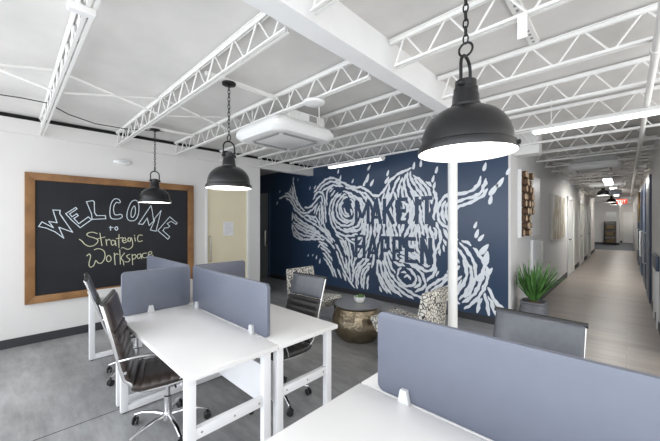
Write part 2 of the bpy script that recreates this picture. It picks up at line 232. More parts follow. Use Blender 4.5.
struct(MB().box(CX-.03,CX,MY-.004,MY+.1,0,DZ).box(CX-.12,CX,MY+.1,20.6,0,DZ).build('wall_corridor_left','wall',smooth=0))
struct(MB().box(-4,CX-.12,20.5,20.6,0,DZ).build('wall_cross','wall',smooth=0))
struct(MB().box(-4,-.32,27,27.1,0,DZ).box(-.42,-.32,27.1,30,0,DZ).build('wall_alcove','wall',smooth=0))
struct(MB().box(-.42,.6,30,30.1,0,DZ).build('wall_end','wall',smooth=0))
struct(MB().box(-4.1,-4,20.5,27.1,0,DZ).build('wall_cross_end','wall',smooth=0))
struct(MB().box(RX,RX+.12,5,30,0,DZ).build('wall_right','wall',smooth=0))
def skirting(n,*bx):
    m=MB()
    for b_ in bx: m.box(*b_)
    struct(m.build('baseboard_'+n,'base',smooth=0))
skirting('left',(WX,WX+.014,-1.2,DY0-.02,0,.105),(WX,WX+.014,DY1+.02,3.47,0,.105))
skirting('mural',(-6.9,CX-.03,MY-.014,MY,0,.10))
skirting('corridor',(CX,CX+.014,MY+.02,10.5,0,.12),(CX,CX+.014,11.9,13.4,0,.12),(CX,CX+.014,14.8,16.4,0,.12),(CX,CX+.014,17.8,20.6,0,.12))
skirting('end',(-3.9,-.32,26.985,27,0,.14),(-.32,-.22,29.985,30,0,.14))
skirting('right',(RX-.014,RX,5,8,0,.1))

struct(MB().box(-2.913,-2.907,-1.2,4.85,0,.0008).build('trim_3','dark',smooth=0))
# glass door in the left wall
d=struct(MB().box(WX-.05,WX-.03,DY0+.01,DY1-.01,.005,DT-.01).build('door_1','creamglass',smooth=0))
MB().box(WX-.07,WX+.008,DY0-.03,DY0+.012,0,DT+.03).box(WX-.07,WX+.008,DY1-.012,DY1+.03,0,DT+.03).box(WX-.07,WX+.008,DY0-.03,DY1+.03,DT-.012,DT+.03).build('door_frame','plastic',d,0)
MB().tube([(WX-.03,2.455,.80),(WX+.03,2.455,.80),(WX+.03,2.455,1.23),(WX-.03,2.455,1.23)],.012,10).build('door_handle','nickel',d)
nt_=thing('notice','white paper notice taped to the cream glass door','notice',(WX-.0285,2.81,1.36))
MB().box(0,.0015,-.10,.10,-.125,.125).build('sheet','paper',nt_,0)
mm_=MB()
for i in range(9): mm_.box(.0015,.0025,-.075,.075-.03*(i%3),.09-.022*i,.094-.022*i)
mm_.build('printed_lines','ink',nt_,0)
# pale door on the navy wall at far left
d=struct(MB().box(-7.35,-6.95,MY-.03,MY-.002,.005,2.26).build('door_2','paleglass',smooth=0))
MB().box(-6.95,-6.90,MY-.04,MY-.002,0,2.30).box(-7.35,-6.9,MY-.04,MY-.002,2.26,2.30).build('door_frame','navy',d,0)
MB().tube([(-7.02,MY-.03,.85),(-7.02,MY-.08,.85),(-7.02,MY-.08,1.25),(-7.02,MY-.03,1.25)],.012,8).build('door_handle','nickel',d)

# ------------------------------------------------------------------ the mural
import math as _m
def inside(p,poly):
    x,y=p; c=False; n=len(poly); j=n-1
    for i in range(n):
        xi,yi=poly[i]; xj,yj=poly[j]
        if (yi>y)!=(yj>y) and x<(xj-xi)*(y-yi)/(yj-yi)+xi: c=not c
        j=i
    return c
SEG=[]
for g in GUIDES:
    for a,b_ in zip(g,g[1:]):
        dx,dy=b_[0]-a[0],b_[1]-a[1]; L=math.hypot(dx,dy)
        if L<1e-6: continue
        k=max(1,int(L/.09)); ang=math.atan2(dy,dx)
        for i in range(k): SEG.append((a[0]+dx*(i+.5)/k,a[1]+dy*(i+.5)/k,math.cos(2*ang),math.sin(2*ang)))
def field(x,y):
    c=s=0
    for gx,gy,cc,ss in SEG:
        q=(gx-x)**2+(gy-y)**2
        if q<1.2:
            w=1/(q+.006)**1.55; c+=w*cc; s+=w*ss
    a=.5*math.atan2(s,c)
    return math.cos(a),math.sin(a)
def ok(p): return inside(p,SIL) and not any(inside(p,h) for h in HOLES)
DS=.066; grid={}
def key(p): return (int(_m.floor(p[0]/DS)),int(_m.floor(p[1]/DS)))
def near(p,dist,skip=None):
    k=key(p)
    for i in(-1,0,1):
        for j in(-1,0,1):
            for q in grid.get((k[0]+i,k[1]+j),()):
                if q[2]!=skip and (q[0]-p[0])**2+(q[1]-p[1])**2<dist*dist: return True
    return False
lines=[]; h=.019
def trace(seed):
    out=[]
    for sg in(1,-1):
        p=seed; dprev=None; L=[]
        for it in range(150):
            f=field(*p)
            if dprev is None: f=(f[0]*sg,f[1]*sg)
            elif f[0]*dprev[0]+f[1]*dprev[1]<0: f=(-f[0],-f[1])
            q=(p[0]+f[0]*h,p[1]+f[1]*h)
            if not ok(q) or near(q,DS*.56): break
            if any((q[0]-r_[0])**2+(q[1]-r_[1])**2<(DS*.6)**2 for r_ in L[:-8]): break
            L.append(q); p=q; dprev=f
        out=( L[::-1] if sg==-1 else L)+out if sg==1 else L[::-1]+[seed]+out
    return out
def dens(g):
    g=smooth_line(g); out=[g[0]]; acc=0
    for a,b_ in zip(g,g[1:]):
        L=math.hypot(b_[0]-a[0],b_[1]-a[1]); k=max(1,round(L/h))
        out+=[(a[0]+(b_[0]-a[0])*i/k,a[1]+(b_[1]-a[1])*i/k) for i in range(1,k+1)]
    return out
def smooth_line(pts,sub=4):
    n=len(pts); out=[]
    for i in range(n-1):
        p0=pts[max(0,i-1)]; p1=pts[i]; p2=pts[i+1]; p3=pts[min(n-1,i+2)]
        for k in range(sub):
            t=k/sub; out.append(tuple(.5*((2*p1[j])+(-p0[j]+p2[j])*t+(2*p0[j]-5*p1[j]+4*p2[j]-p3[j])*t*t+(-p0[j]+3*p1[j]-3*p2[j]+p3[j])*t**3) for j in(0,1)))
    return out+[pts[-1]]
for g in GUIDES:
    cur=[]; runs=[]
    for p in dens(g):
        if near(p,DS*.55) or any(inside(p,q) for q in HOLES):
            if len(cur)>5: runs.append(cur)
            cur=[]
        else: cur.append(p)
    if len(cur)>5: runs.append(cur)
    for L in runs:
        idn=len(lines); lines.append(L)
        for p in L: grid.setdefault(key(p),[]).append((p[0],p[1],idn))
xs=[p[0] for p in SIL]; zs=[p[1] for p in SIL]
seeds=[p for g in GUIDES for p in g[1::2]]
rs=random.Random(3)
cand=[(rs.uniform(min(xs),max(xs)),rs.uniform(min(zs),max(zs))) for _ in range(6500)]
for sd in seeds+cand:
    if not ok(sd) or near(sd,DS*.93): continue
    L=trace(sd)
    if len(L)<7: continue
    idn=len(lines); lines.append(L)
    for p in L: grid.setdefault(key(p),[]).append((p[0],p[1],idn))
mu=MB(); YS=MY-.002
def ribbon(mb,L,wmax,ph,wob=.004):
    YS=MY-.002-(int(ph*10)%37)*.00005
    n=len(L); P=[]
    for i,p in enumerate(L):
        a=L[max(0,i-1)]; b_=L[min(n-1,i+1)]; tx,ty=b_[0]-a[0],b_[1]-a[1]; l=math.hypot(tx,ty) or 1; nx,ny=-ty/l,tx/l
        e=min(i,n-1-i)/4; tp=min(1,.28+.72*math.sin(min(1,e)*PI/2))
        if -4.05<p[0]<-2.25 and .70<p[1]<1.98: tp*=1.14
        w1=wmax*tp*(.86+.22*math.sin(i*.55+ph)+.12*math.sin(i*1.3+ph*2))
        w2=wmax*tp*(.86+.22*math.sin(i*.47+ph*1.7)+.12*math.sin(i*1.1+ph*3))
        o=wob*math.sin(i*.8+ph)
        P.append(((p[0]+nx*(w1+o),YS,p[1]+ny*(w1+o)),(p[0]-nx*(w2-o),YS,p[1]-ny*(w2-o))))
    V=[(mb.bm.verts.new(a),mb.bm.verts.new(b_)) for a,b_ in P]
    for (a,b_),(c,d_) in zip(V,V[1:]): mb.bm.faces.new((a,b_,d_,c))
for i,L in enumerate(lines): ribbon(mu,L,.0285,i*1.37,.004)
for x,z,s in DROPS:
    t=rs.uniform(.9,1.5); ca,sa=math.cos(t),math.sin(t); pts=[]
    for k in range(12):
        a=2*PI*k/12; u=.052*s*math.cos(a); v=.020*s*math.sin(a)*(1-.35*math.cos(a))
        pts.append((x+u*ca-v*sa,YS-.0022,z+u*sa+v*ca))
    mu.face(pts)
mural=thing('wall_mural_painting','flowing white hand-painted swirl mural with dark slogan on the navy wall','mural',(-3.1,YS,0))
o=mu.build('painted_swirls','mural_white',mural,0); o.matrix_parent_inverse=Matrix.Translation((3.1,-YS,0))
# slogan letters
def letter(mb,ch,x,z,w,hh,s,y):
    cnt=[0]; Y0=y
    def bar(a,b_,t=s):
        ax,az=a;bx_,bz=b_; dx,dz=bx_-ax,bz-az; l=math.hypot(dx,dz); nx,nz=-dz/l*t/2,dx/l*t/2; y=Y0-.00025*cnt[0]; cnt[0]+=1
        mb.face([(x+ax+nx,y,z+az+nz),(x+ax-nx,y,z+az-nz),(x+bx_-nx,y,z+bz-nz),(x+bx_+nx,y,z+bz+nz)])
    q=s/2; L=q; R=w-q
    if ch=='M': bar((L,0),(L,hh)); bar((R,0),(R,hh)); bar((L,hh-q),(w/2,hh*.25)); bar((R,hh-q),(w/2,hh*.25))
    if ch=='A': bar((L,0),(w/2,hh)); bar((R,0),(w/2,hh)); bar((w*.22,hh*.27),(w*.78,hh*.27),s*.8)
    if ch=='K': bar((L,0),(L,hh)); bar((L,hh*.42),(R,hh)); bar((w*.35,hh*.55),(R,0))
    if ch=='E': bar((L,0),(L,hh)); [bar((0,zz),(w,zz),s*.9) for zz in(s*.45,hh-s*.45)]; bar((0,hh/2),(w*.85,hh/2),s*.9)
    if ch=='I': bar((w/2,0),(w/2,hh))
    if ch=='T': bar((w/2,0),(w/2,hh)); bar((0,hh-s*.45),(w,hh-s*.45),s*.9)
    if ch=='H': bar((L,0),(L,hh)); bar((R,0),(R,hh)); bar((0,hh*.5),(w,hh*.5),s*.9)
    if ch=='N': bar((L,0),(L,hh)); bar((R,0),(R,hh)); bar((L,hh),(R,0))
    if ch=='P':
        bar((L,0),(L,hh)); bar((0,hh-s*.45),(w-s*.5,hh-s*.45),s*.9); bar((0,hh*.42),(w-s*.5,hh*.42),s*.9); bar((R,hh*.42),(R,hh))
tb=MB(); YT=MY-.0046
for ch,x_,w in (('M',-3.975,.37),('A',-3.59,.28),('K',-3.30,.27),('E',-2.99,.21),('I',-2.645,.08),('T',-2.52,.20)): letter(tb,ch,x_,1.445,w,.475,.074,YT)
for ch,x_,w in (('H',-3.975,.27),('A',-3.68,.29),('P',-3.355,.205),('P',-3.095,.20),('E',-2.84,.22),('N',-2.545,.22)): letter(tb,ch,x_,.765,w,.455,.072,YT)
o=tb.build('slogan_lettering','navy',mural,0); o.matrix_parent_inverse=Matrix.Translation((3.1,-YS,0)); o['label']='navy capital letters of the slogan'

# ------------------------------------------------------------------ chalkboard
cb=thing('chalkboard','large black chalkboard in a golden wood frame on the left white wall','chalkboard',(WX,1.147,0))
cinv=Matrix.Translation((-WX,-1.147,0))
def cpart(mb,n,m_,par=cb,sm=35):
    o=mb.build(n,m_,par,sm); o.matrix_parent_inverse=cinv if par is cb else Matrix(); return o
cpart(MB().box(WX+.001,WX+.02,.20,2.08,.55,2.02),'writing_surface','board',sm=0)
y0,y1,z0,z1,fw=.143,2.151,.487,2.09,.092
for poly in ([(y0,z0),(y1,z0),(y1-fw,z0+fw),(y0+fw,z0+fw)],[(y0,z1),(y0+fw,z1-fw),(y1-fw,z1-fw),(y1,z1)],[(y0,z0),(y0+fw,z0+fw),(y0+fw,z1-fw),(y0,z1)],[(y1,z0),(y1,z1),(y1-fw,z1-fw),(y1-fw,z0+fw)]):
    cpart(MB().prism(poly,'x',WX+.001,WX+.045,.004),'frame_rail','oak')
def smooth_path(pts,closed,sub=3):
    n=len(pts); out=[]
    for i in range(n if closed else n-1):
        p0=pts[(i-1)%n] if closed or i>0 else pts[0]; p1=pts[i]; p2=pts[(i+1)%n]; p3=pts[(i+2)%n] if closed or i<n-2 else pts[-1]
        for k in range(sub):
            t=k/sub; out.append(tuple(.5*((2*p1[j])+(-p0[j]+p2[j])*t+(2*p0[j]-5*p1[j]+4*p2[j]-p3[j])*t*t+(-p0[j]+3*p1[j]-3*p2[j]+p3[j])*t**3) for j in(0,1)))
    if not closed: out.append(pts[-1])
    return out
def chalk(mb,pts,closed,w,sm):
    if sm: pts=smooth_path(pts,closed)
    n=len(pts)
    for i in range(n if closed else n-1):
        a=pts[i]; b_=pts[(i+1)%n]; dx,dz=b_[0]-a[0],b_[1]-a[1]; l=math.hypot(dx,dz)
        if l<1e-5: continue
        ux,uz=dx/l*w*.5,dz/l*w*.5; nx,nz=-uz,ux; X=WX+.0212+(i%40)*.00004
        mb.face([(X,a[0]-ux+nx,a[1]-uz+nz),(X,a[0]-ux-nx,a[1]-uz-nz),(X,b_[0]+ux-nx,b_[1]+uz-nz),(X,b_[0]+ux+nx,b_[1]+uz+nz)])
def letters(data,groups,name,mt,lab,curve):
    for g in groups:
        k1=MB()
        for i in g: chalk(k1,data[i][1],data[i][0],.0098,curve is None or i in curve)
        o=cpart(k1,name,mt,sm=0); o['label']=lab
letters(CHALK_W,((0,),(1,),(2,),(3,),(4,5),(6,),(7,),(8,9),(10,)),'chalk_letter','chalkw','white chalk letter',(3,4,5,10))
letters(CHALK_Y,((0,),(1,2),(3,4),(5,),(6,7),(8,),(9,),(10,11),(12,),(13,),(14,),(15,16),(17,18),(19,),(20,21),(22,),(23,),(24,)),'chalk_script_letter','chalky','yellow chalk handwritten letter',None)
# emergency light on the wall above
es=thing('wall_sensor','small white oval fixture high on the wall above the chalkboard','wall fixture',(WX,1.146,2.345))
MB().lathe([(.085,0),(.085,.02),(.078,.035),(.05,.047),(0,.05)],seg=36,mtx=Matrix.Diagonal((1,1.25,.5,1))@Matrix.Rotation(PI/2,4,'Y')).build('housing','plastic',es)
MB().box(.046,.052,-.05,.05,-.012,.012,.002).build('lens_strip','clamp',es)

# ------------------------------------------------------------------ beam, column, joists
tag(MB().box(-1.33,-1.20,-1.2,MY,2.55,2.572).box(-1.325,-1.205,-1.2,MY,2.572,DZ).build('ceiling_beam','beam',smooth=0),'thick white beam running under the ceiling above the white column','beam')
jb=thing('junction_box','small white box under the nearest joist at the top left','box',(-1.945,.25,2.52))
MB().box(-.022,.022,-.05,.06,0,.0335,.004).build('housing','plastic',jb); MB().box(-.018,.018,-.045,.055,-.002,.0).build('cover_plate','plastic',jb,0)
cl=thing('column','slim round white column standing in front of the navy mural','column',(-1.27,3.12,0))
MB().lathe([(.046,.012),(.046,2.535)],seg=28).build('shaft','steel',cl)
MB().box(-.065,.065,-.065,.065,2.535,2.55).build('cap_plate','steel',cl,0)
MB().box(-.075,.075,-.075,.075,0,.012).build('base_plate','steel',cl,0)
PITCH=.29
def joist(y,x0,x1,label,group,seat0,seat1):
    # steel bar joist along X at depth y: double-angle chords and a bent-rod web
    t=thing('bar_joist',label,'joist',(0,y,0),0,group)
    top=2.755; tb_=2.725; bt=2.575; bb=2.553
    m_=MB().box(x0,x1,-.024,-.005,top-.007,top).box(x0,x1,-.012,-.006,tb_,top-.007).box(x0,x1,.005,.024,top-.007,top).box(x0,x1,.006,.012,tb_,top-.007)
    m_.build('top_chord','steel',t,0)
    b0=x0+(.04 if seat0 else .0); b1=x1-(.04 if seat1 else 0)
    MB().box(b0,b1,-.023,-.005,bb,bb+.006).box(b0,b1,-.012,-.006,bb+.007,bt).box(b0,b1,.005,.023,bb,bb+.006).box(b0,b1,.006,.012,bb+.007,bt).build('bottom_chord','steel',t,0)
    k=math.ceil((x0+.02+.21)/PITCH); w=MB(); pts=[]
    xk=-.21+k*PITCH
    if x0+.02<xk-PITCH/2-.02: pass
    X=xk
    tops=[]
    while X<x1-.02: tops.append(X); X+=PITCH
    pts=[]
    if tops:
        pts.append((max(b0,tops[0]-PITCH/2),0,bb+.014))
        for i,X in enumerate(tops):
            pts.append((X-.012,0,tb_+.008)); pts.append((X+.012,0,tb_+.008))
            nx=X+PITCH/2
            pts.append((min(nx,b1)-.012,0,bb+.014))
            if nx<b1-.02: pts.append((nx+.012,0,bb+.014))
            else: break
        w.tube(pts,.0066,6)
        w.build('web','steel',t)
    return t
JY=[.29,1.08,1.86,2.62,3.41,4.20]
on=['nearest the camera','second from the camera','third from the camera, over the air conditioner','fourth from the camera','fifth from the camera','last before the navy mural']
for y,n_ in zip(JY,on): joist(y,WX+.036,-1.335,'white open-web steel joist left of the beam, '+n_,'joists left of the ceiling beam',0,1)
for y,n_ in zip(JY,on): joist(y,-1.195,1.5,'white open-web steel joist right of the beam, '+n_.replace(', over the air conditioner',''),'joists right of the ceiling beam',1,0)
ordn=['first','second','third','fourth','fifth','sixth','seventh','eighth','ninth','tenth','eleventh','twelfth','thirteenth','fourteenth','fifteenth','sixteenth','seventeenth','eighteenth']
for i in range(18):
    y=5.0+.79*i
    joist(y,CX+.002,RX-.002,'white open-web joist across the corridor ceiling, %s after the mural corner'%ordn[i],'corridor ceiling joists',0,0)
# cross bracing between the joists
for i,(ya,yb) in enumerate(zip(JY,JY[1:])):
    t=thing('bridging_brace','thin white crossed braces left of the beam, bay %s'%['nearest the camera','over the black pendants','beside the air conditioner','before the last bay','closest to the navy mural'][i],'brace',(-3.42,ya,0),0,'cross braces between joists')
    D=yb-ya
    for a,b_,xo in((2.57,2.735,0),(2.735,2.57,.02)):
        MB().tube([(xo,.026,a),(xo,D-.026,b_)],.009,6).build('brace_bar','steel',t)
# near bay on the extreme left
t=thing('bridging_brace','thin white crossed braces left of the nearest joist, beside the wall','brace',(-3.42,.29,0),0,'cross braces between joists')
for a,b_,xo in((2.57,2.735,0),(2.735,2.57,.02)): MB().tube([(xo,-.034,a),(xo,-.76,b_)],.011,6).build('brace_bar','steel',t)
tag(MB().tube([(-4.5,-.3,2.735),(-4.35,.1,2.722),(-4.32,.29,2.715),(-4.55,.48,2.70),(-4.72,.75,2.695),(-4.78,1.08,2.715),(-4.6,1.5,2.735)],.006,6).build('cable','cable'),'thin dark cable drooping between joists above the chalkboard','cable')
# conduit strut for the pendants and sprinkler pipe
for x,l in((-4.40,'smaller far pendant near the chalkboard'),(-2.47,'middle pendant')):
    tag(MB().box(x-.015,x+.015,1.115,1.825,2.683,2.713).build('conduit_strut','steel',smooth=0),'white strut between two joists carrying the '+l,'strut','pendant struts')
tag(MB().box(-.505,-.475,1.115,1.825,2.683,2.713).build('conduit_strut','steel',smooth=0),'white strut between two joists carrying the big near pendant','strut','pendant struts')
pp=thing('sprinkler_pipe','white pipe running lengthwise under the joists at right into the corridor','pipe',(.13,1.5,2.528))
MB().tube([(0,0,0),(0,18.3,0)],.021,12).build('pipe_run','steel',pp)
for k in range(6): MB().tube([(0,1.2+3*k,.005),(0,1.26+3*k,.005)],.028,12).build('coupling','steel',pp)
hp=thing('hanger_plate','small white flat plate hanging under a joist right of the big pendant','plate',(-.385,1.86,2.43))
MB().box(-.022,.022,-.037,-.031,0,.13).build('plate','steel',hp,0)
ps=thing('perforated_strut','grey perforated metal strut between ceiling joists right of the big pendant chain','strut',(-.47,1.89,2.75))
MB().box(-.03,.03,.0,.69,0,.02).build('channel','steel',ps,0)
for k in range(12): MB().box(-.008,.008,.04+.055*k,.065+.055*k,-.0015,0).build('slot','grille',ps,0)
ap=thing('access_point','round white dome hanging below the third joist beside the air conditioner','sensor',(-1.977,1.86,2.5085))
MB().lathe([(0,0),(.055,.003),(.088,.013),(.098,.027),(.09,.038),(.06,.046)],seg=36).build('dome','plastic',ap)
db=MB().box(CX-.0,CX+.30,5.06,5.28,2.44,2.55).box(CX,CX+.30,5.06,5.28,2.55,DZ).build('duct_box','wall',smooth=0)
tag(db,'white boxed duct end at the top of the corridor corner','duct')

# ------------------------------------------------------------------ strip lights
def strip(x0,x1,y,z,label):
    t=thing('strip_light',label,'strip light',((x0+x1)/2,y,z),0,'fluorescent strip lights'); a=(x1-x0)/2
    MB().prism([(-.055,.02),(-.03,.052),(.03,.052),(.055,.02),(.05,.014),(-.05,.014)],'x',-a,a).build('housing','plastic',t,0)
    MB().tube([(-a+.02,-.022,0),(a-.02,-.022,0)],.014,10).build('fluorescent_tube','tube',t)
    MB().tube([(-a+.02,.022,0),(a-.02,.022,0)],.014,10).build('fluorescent_tube','tube',t)
    for s in(-1,1): MB().tube([(s*a*.7,0,.05),(s*a*.7,0,DZ-z if y<4 else .055)],.004,6).build('hanger_rod','steel',t)
    for s in(-1,1): MB().box(s*(a-.02)-.01,s*(a-.02)+.01,-.04,.04,-.016,.02).build('tube_socket','plastic',t,0)
strip(-4.05,-2.83,4.20,2.50,'lit white strip light in front of the mural top, left of the column')
strip(-.75,.45,3.95,2.448,'lit white strip light at right over the corridor entrance')
for yy,zz,hw,l in((10.5,2.47,.75,'bright ceiling light panel in the corridor, nearest of its row'),(14.47,2.66,.3,'added fill light panel mid corridor, behind the nearest one'),(19.2,2.66,.3,'added fill light panel near the far end of the corridor'),(24.5,2.66,.6,'added fill light panel over the carpet at the far end'),(28.5,2.66,.6,'added fill light panel before the last white door')):  # first is a real fixture; the rest are added to brighten the corridor
    t=thing('ceiling_light_panel',l,'ceiling light',(-.33,yy,zz),0,'corridor light panels')
    MB().box(-.085,.085,-hw,hw,.02,.08).build('housing','plastic',t,0); MB().box(-.072,.072,-hw+.015,hw-.015,.012,.02).build('diffuser','led',t,0)

# ------------------------------------------------------------------ air conditioners
def cassette(label):
    t=thing('ceiling_air_conditioner',label,'air conditioner',(-2.72,2.12,2.36),0,'ceiling air conditioners')
    prof=[(.22,.018),(.31,.0),(.35,.01),(.383,.05),(.383,.085),(.355,.13),(.31,.15)]
    MB().lathe(prof,seg=64,sq=9).build('fascia','plastic',t)
    MB().box(-.29,.29,-.195,.29,.145,.245,.012).build('body','plastic',t)
    MB().box(-.215,.215,-.215,.215,.006,.02,.006).build('intake_grille','plastic',t)
    g=MB()
    for s in(-1,1): g.box(-.21,.21,s*.245-.012,s*.245+.012,-.001,.012); g.box(s*.245-.012,s*.245+.012,-.21,.21,-.001,.012)
    g.build('air_slot','grille',t,0)
    for sx,sy in((1,-1),(1,1),(-1,-1),(-1,1)): MB().tube([(sx*.31,sy*.19,.145),(sx*.31,sy*.19,.38)],.008,8).build('hanger_rod','steel',t)
    MB().box(.288,.305,-.06,.18,.15,.235).build('side_panel','plastic',t,0)
    MB().box(.305,.308,.06,.16,.165,.225).build('terminal_vent','grille',t,0)
    return t
ac=cassette('large white ceiling air conditioner hanging from the joists left of the beam')
ac.scale=(1.07,1.07,1.07)
c2=copy_tree(ac); c2.scale=(1,1,1); c2.location=(-.45,7.765,2.46); c2['label']='white ceiling air conditioner over the corridor, nearer than the light panel'
c3=copy_tree(ac); c3.scale=(1,1,1); c3.location=(-.40,11.715,2.46); c3['label']='white ceiling air conditioner farther along the corridor behind the light panel'

# ------------------------------------------------------------------ pendants
def pendant(label,ztop):
    ztop/=.92
    t=thing('pendant_lamp',label,'pendant lamp',(0,0,0),0,'black dome pendants'); t.scale=(.92,)*3
    out=[(.207,0),(.209,.012),(.205,.034),(.193,.040),(.192,.052),(.188,.085),(.176,.12),(.156,.152),(.128,.178),(.095,.196),(.062,.206)]
    inn=[(.056,.200),(.092,.190),(.124,.172),(.151,.147),(.170,.117),(.182,.083),(.187,.05),(.188,.036),(.200,.030),(.203,.004)]
    MB().lathe(out+[(.056,.2065)],seg=56,cap=False).build('shade','shade',t)
    MB().lathe([(.207,0)]+inn[::-1],seg=56,cap=False).build('shade_lining','shadein',t)
    MB().lathe([(0,.010),(.12,.008),(.186,.016),(.187,.022),(0,.022)],seg=48).build('diffuser','glow',t)
    MB().lathe([(.064,.204),(.064,.218),(.058,.226),(.056,.262),(.052,.268),(.052,.292),(.046,.297),(.046,.326),(.030,.334),(0,.335)],seg=28).build('neck','shade',t)
    for s in(-1,1): MB().lathe([(0,0),(.014,0),(.016,.01),(.010,.02),(0,.024)],seg=12,mtx=Matrix.Translation((0,s*.050,.305))@Matrix.Rotation(-s*PI/2,4,'X')).build('thumb_screw','iron',t)
    for s in(-1,1): MB().lathe([(0,0),(.010,0),(.010,.012),(0,.016)],seg=10,mtx=Matrix.Translation((s*.204,0,.018))@Matrix.Rotation(s*PI/2,4,'Y')).build('rim_knob','iron',t)
    yk=[(0,-.056,.30),(0,-.056,.388)]+[(0,.056*math.cos(a),.388+.052*math.sin(a)) for a in[PI*(1-k/8) for k in range(1,8)]]+[(0,.056,.388),(0,.056,.30)]
    MB().tube(yk,.0075,8).build('yoke','iron',t)
    MB().tube([(.030*math.cos(a),0.0,.472+.030*math.sin(a)) for a in[2*PI*k/18 for k in range(18)]],.005,8,True).build('hanging_ring','iron',t)
    c=MB(); z=.497; i=0
    while z<ztop-.03:
        L=.022; rot=(i%2); pts=[]
        for k in range(12):
            a=2*PI*k/12; u=.011*math.cos(a); v=L*math.sin(a)
            pts.append((u,0,z+L+v) if not rot else (0,u,z+L+v))
        c.tube(pts,.0036,6,True); z+=2*L-.009; i+=1
    c.build('chain','iron',t)
    MB().lathe([(0,ztop-.028),(.014,ztop-.026),(.03,ztop-.02),(.062,ztop-.018),(.064,ztop-.002),(0,ztop-.002)],seg=28).build('canopy','iron',t)
    return t
ZR=1.772
p0=pendant('big black dome pendant close to the camera, in front of the column',2.683-ZR); p0.location=(-.483,1.32,ZR)
for x,l,z in((-2.47,'middle black dome pendant in front of the cream glass door',1.775),(-4.40,'black dome pendant hanging in front of the upper right of the chalkboard',1.735)):
    pr=pendant(l,2.683-z); pr.location=(x,1.32,z)
for x,y,l in((-.49,12.0,'black dome pendant nearest in the corridor'),(-.43,16.5,'black dome pendant second in the corridor row'),(-.38,19.0,'black dome pendant third in the corridor row, beside the exit sign')):
    pr=pendant(l,(2.565-2.25)*.92/.75*1.12); pr.scale=(.75,)*3; pr.location=(x,y,2.25)

# ------------------------------------------------------------------ desks
def desk(x0,x1,y0,y1,label,nearH):
    # x1 is the end closest to the camera
    t=thing('desk',label,'desk',((x0+x1)/2,(y0+y1)/2,0),0,'white bench desks'); a=(x1-x0)/2; b_=(y1-y0)/2; s=.05
    MB().box(-a,a,-b_,b_,.712,.74,.003).build('tabletop','desk',t)
    for sx in(-1,1):
        xa,xb=(a-.075,a-.035) if sx>0 else (-a+.035,-a+.075)
        for sy in(-1,1):
            ya,yb=(b_-.03-s,b_-.03) if sy>0 else (-b_+.005,-b_+.005+s)
            MB().box(xa,xb,ya,yb,.008,.712,.003).build('leg','deskleg',t)
            MB().box(xa+.004,xb-.004,ya+.008,yb-.008,0,.008).build('foot_pad','blackplastic',t,0)
        yl,yr=-b_+.005+s,b_-.03-s
        if sx>0 and nearH:
            r_=MB().box(xa+.004,xb-.004,yl,yr,.392,.447,.003).build('side_rail','deskleg',t)
            sc=MB()
            for yy in(yl+.03,0,yr-.03): sc.lathe([(0,0),(.006,0),(.005,.003),(0,.003)],seg=10,mtx=Matrix.Translation((xb-.0042,yy,.42))@Matrix.Rotation(PI/2,4,'Y'))
            sc.build('bolt_heads','grille',r_)
        else: MB().box(xa,xb,yl,yr,.008,.055,.003).build('foot_rail','deskleg',t)
    ym=b_-.035 if (y0<1) else -b_+.02
    MB().box(-a+.08,a-.08,ym-.009,ym+.009,.36,.60).build('modesty_panel','deskleg',t,0)
    MB().box(-a+.08,a-.08,b_-.085,b_-.045,.665,.71).build('support_beam','deskleg',t,0)
    return t
desk(-2.885,-1.52,.60,1.135,'white desk in the middle with the brown ribbed chair pushed in from the near side',1)
desk(-2.885,-1.52,1.145,1.668,'white desk behind the middle screen, its open corner beside the hammered drum table',1)
desk(-4.21,-2.90,.60,1.135,'white desk beyond the side screen, closest to the chalkboard',0)
desk(-4.21,-2.90,1.145,1.668,'white desk hidden behind the far screens, closest to the cream glass door',0)
desk(-.895,.50,.60,1.135,'white desk in the right foreground in front of the big grey screen',1)
desk(-.895,.50,1.145,1.668,'white desk behind the big foreground screen where the grey-sheened chair sits',1)
def screen(cx,cy,L,along,label,clamps):
    t=thing('desk_screen',label,'desk screen',(cx,cy,.74),0 if along=='x' else PI/2,'grey desk screens')
    r=.03; a=L/2; pl=[]
    z0,z1=.002,.350
    for (ux,uz,s0) in((a-r,z0+r,-PI/2),(a-r,z1-r,0),(-a+r,z1-r,PI/2),(-a+r,z0+r,PI)):
        for k in range(5): pl.append((ux+r*math.cos(s0+k*PI/8),uz+r*math.sin(s0+k*PI/8)))
    MB().prism(pl,'y',-.012,.012,.003).build('panel','screen',t)
    for c in clamps:
        m_=MB()
        for s in(-1,1): m_.prism([(c-.026,0),(c+.026,0),(c+.014,.055),(c-.014,.055)],'y',s*.0125,s*.034,.002)
        m_.build('clamp_foot','clamp',t)
    return t
screen(-2.225,1.160,1.14,'x','blue-grey screen along the middle of the middle desks, nearer the camera',(-.47,.40))
screen(-3.52,1.160,1.20,'x','blue-grey screen farthest left, its tip standing in front of the chalkboard',(-.4,.4))
screen(-2.87,.885,.53,'y','grey cross screen in front of the chalkboard on the near side of the desks',(-.06,))
screen(-2.87,1.445,.53,'y','dark grey cross screen in front of the cream glass door',(.1,))
screen(-.09,1.160,1.43,'x','large blue-grey screen on the right foreground desk',(-.575,.3))

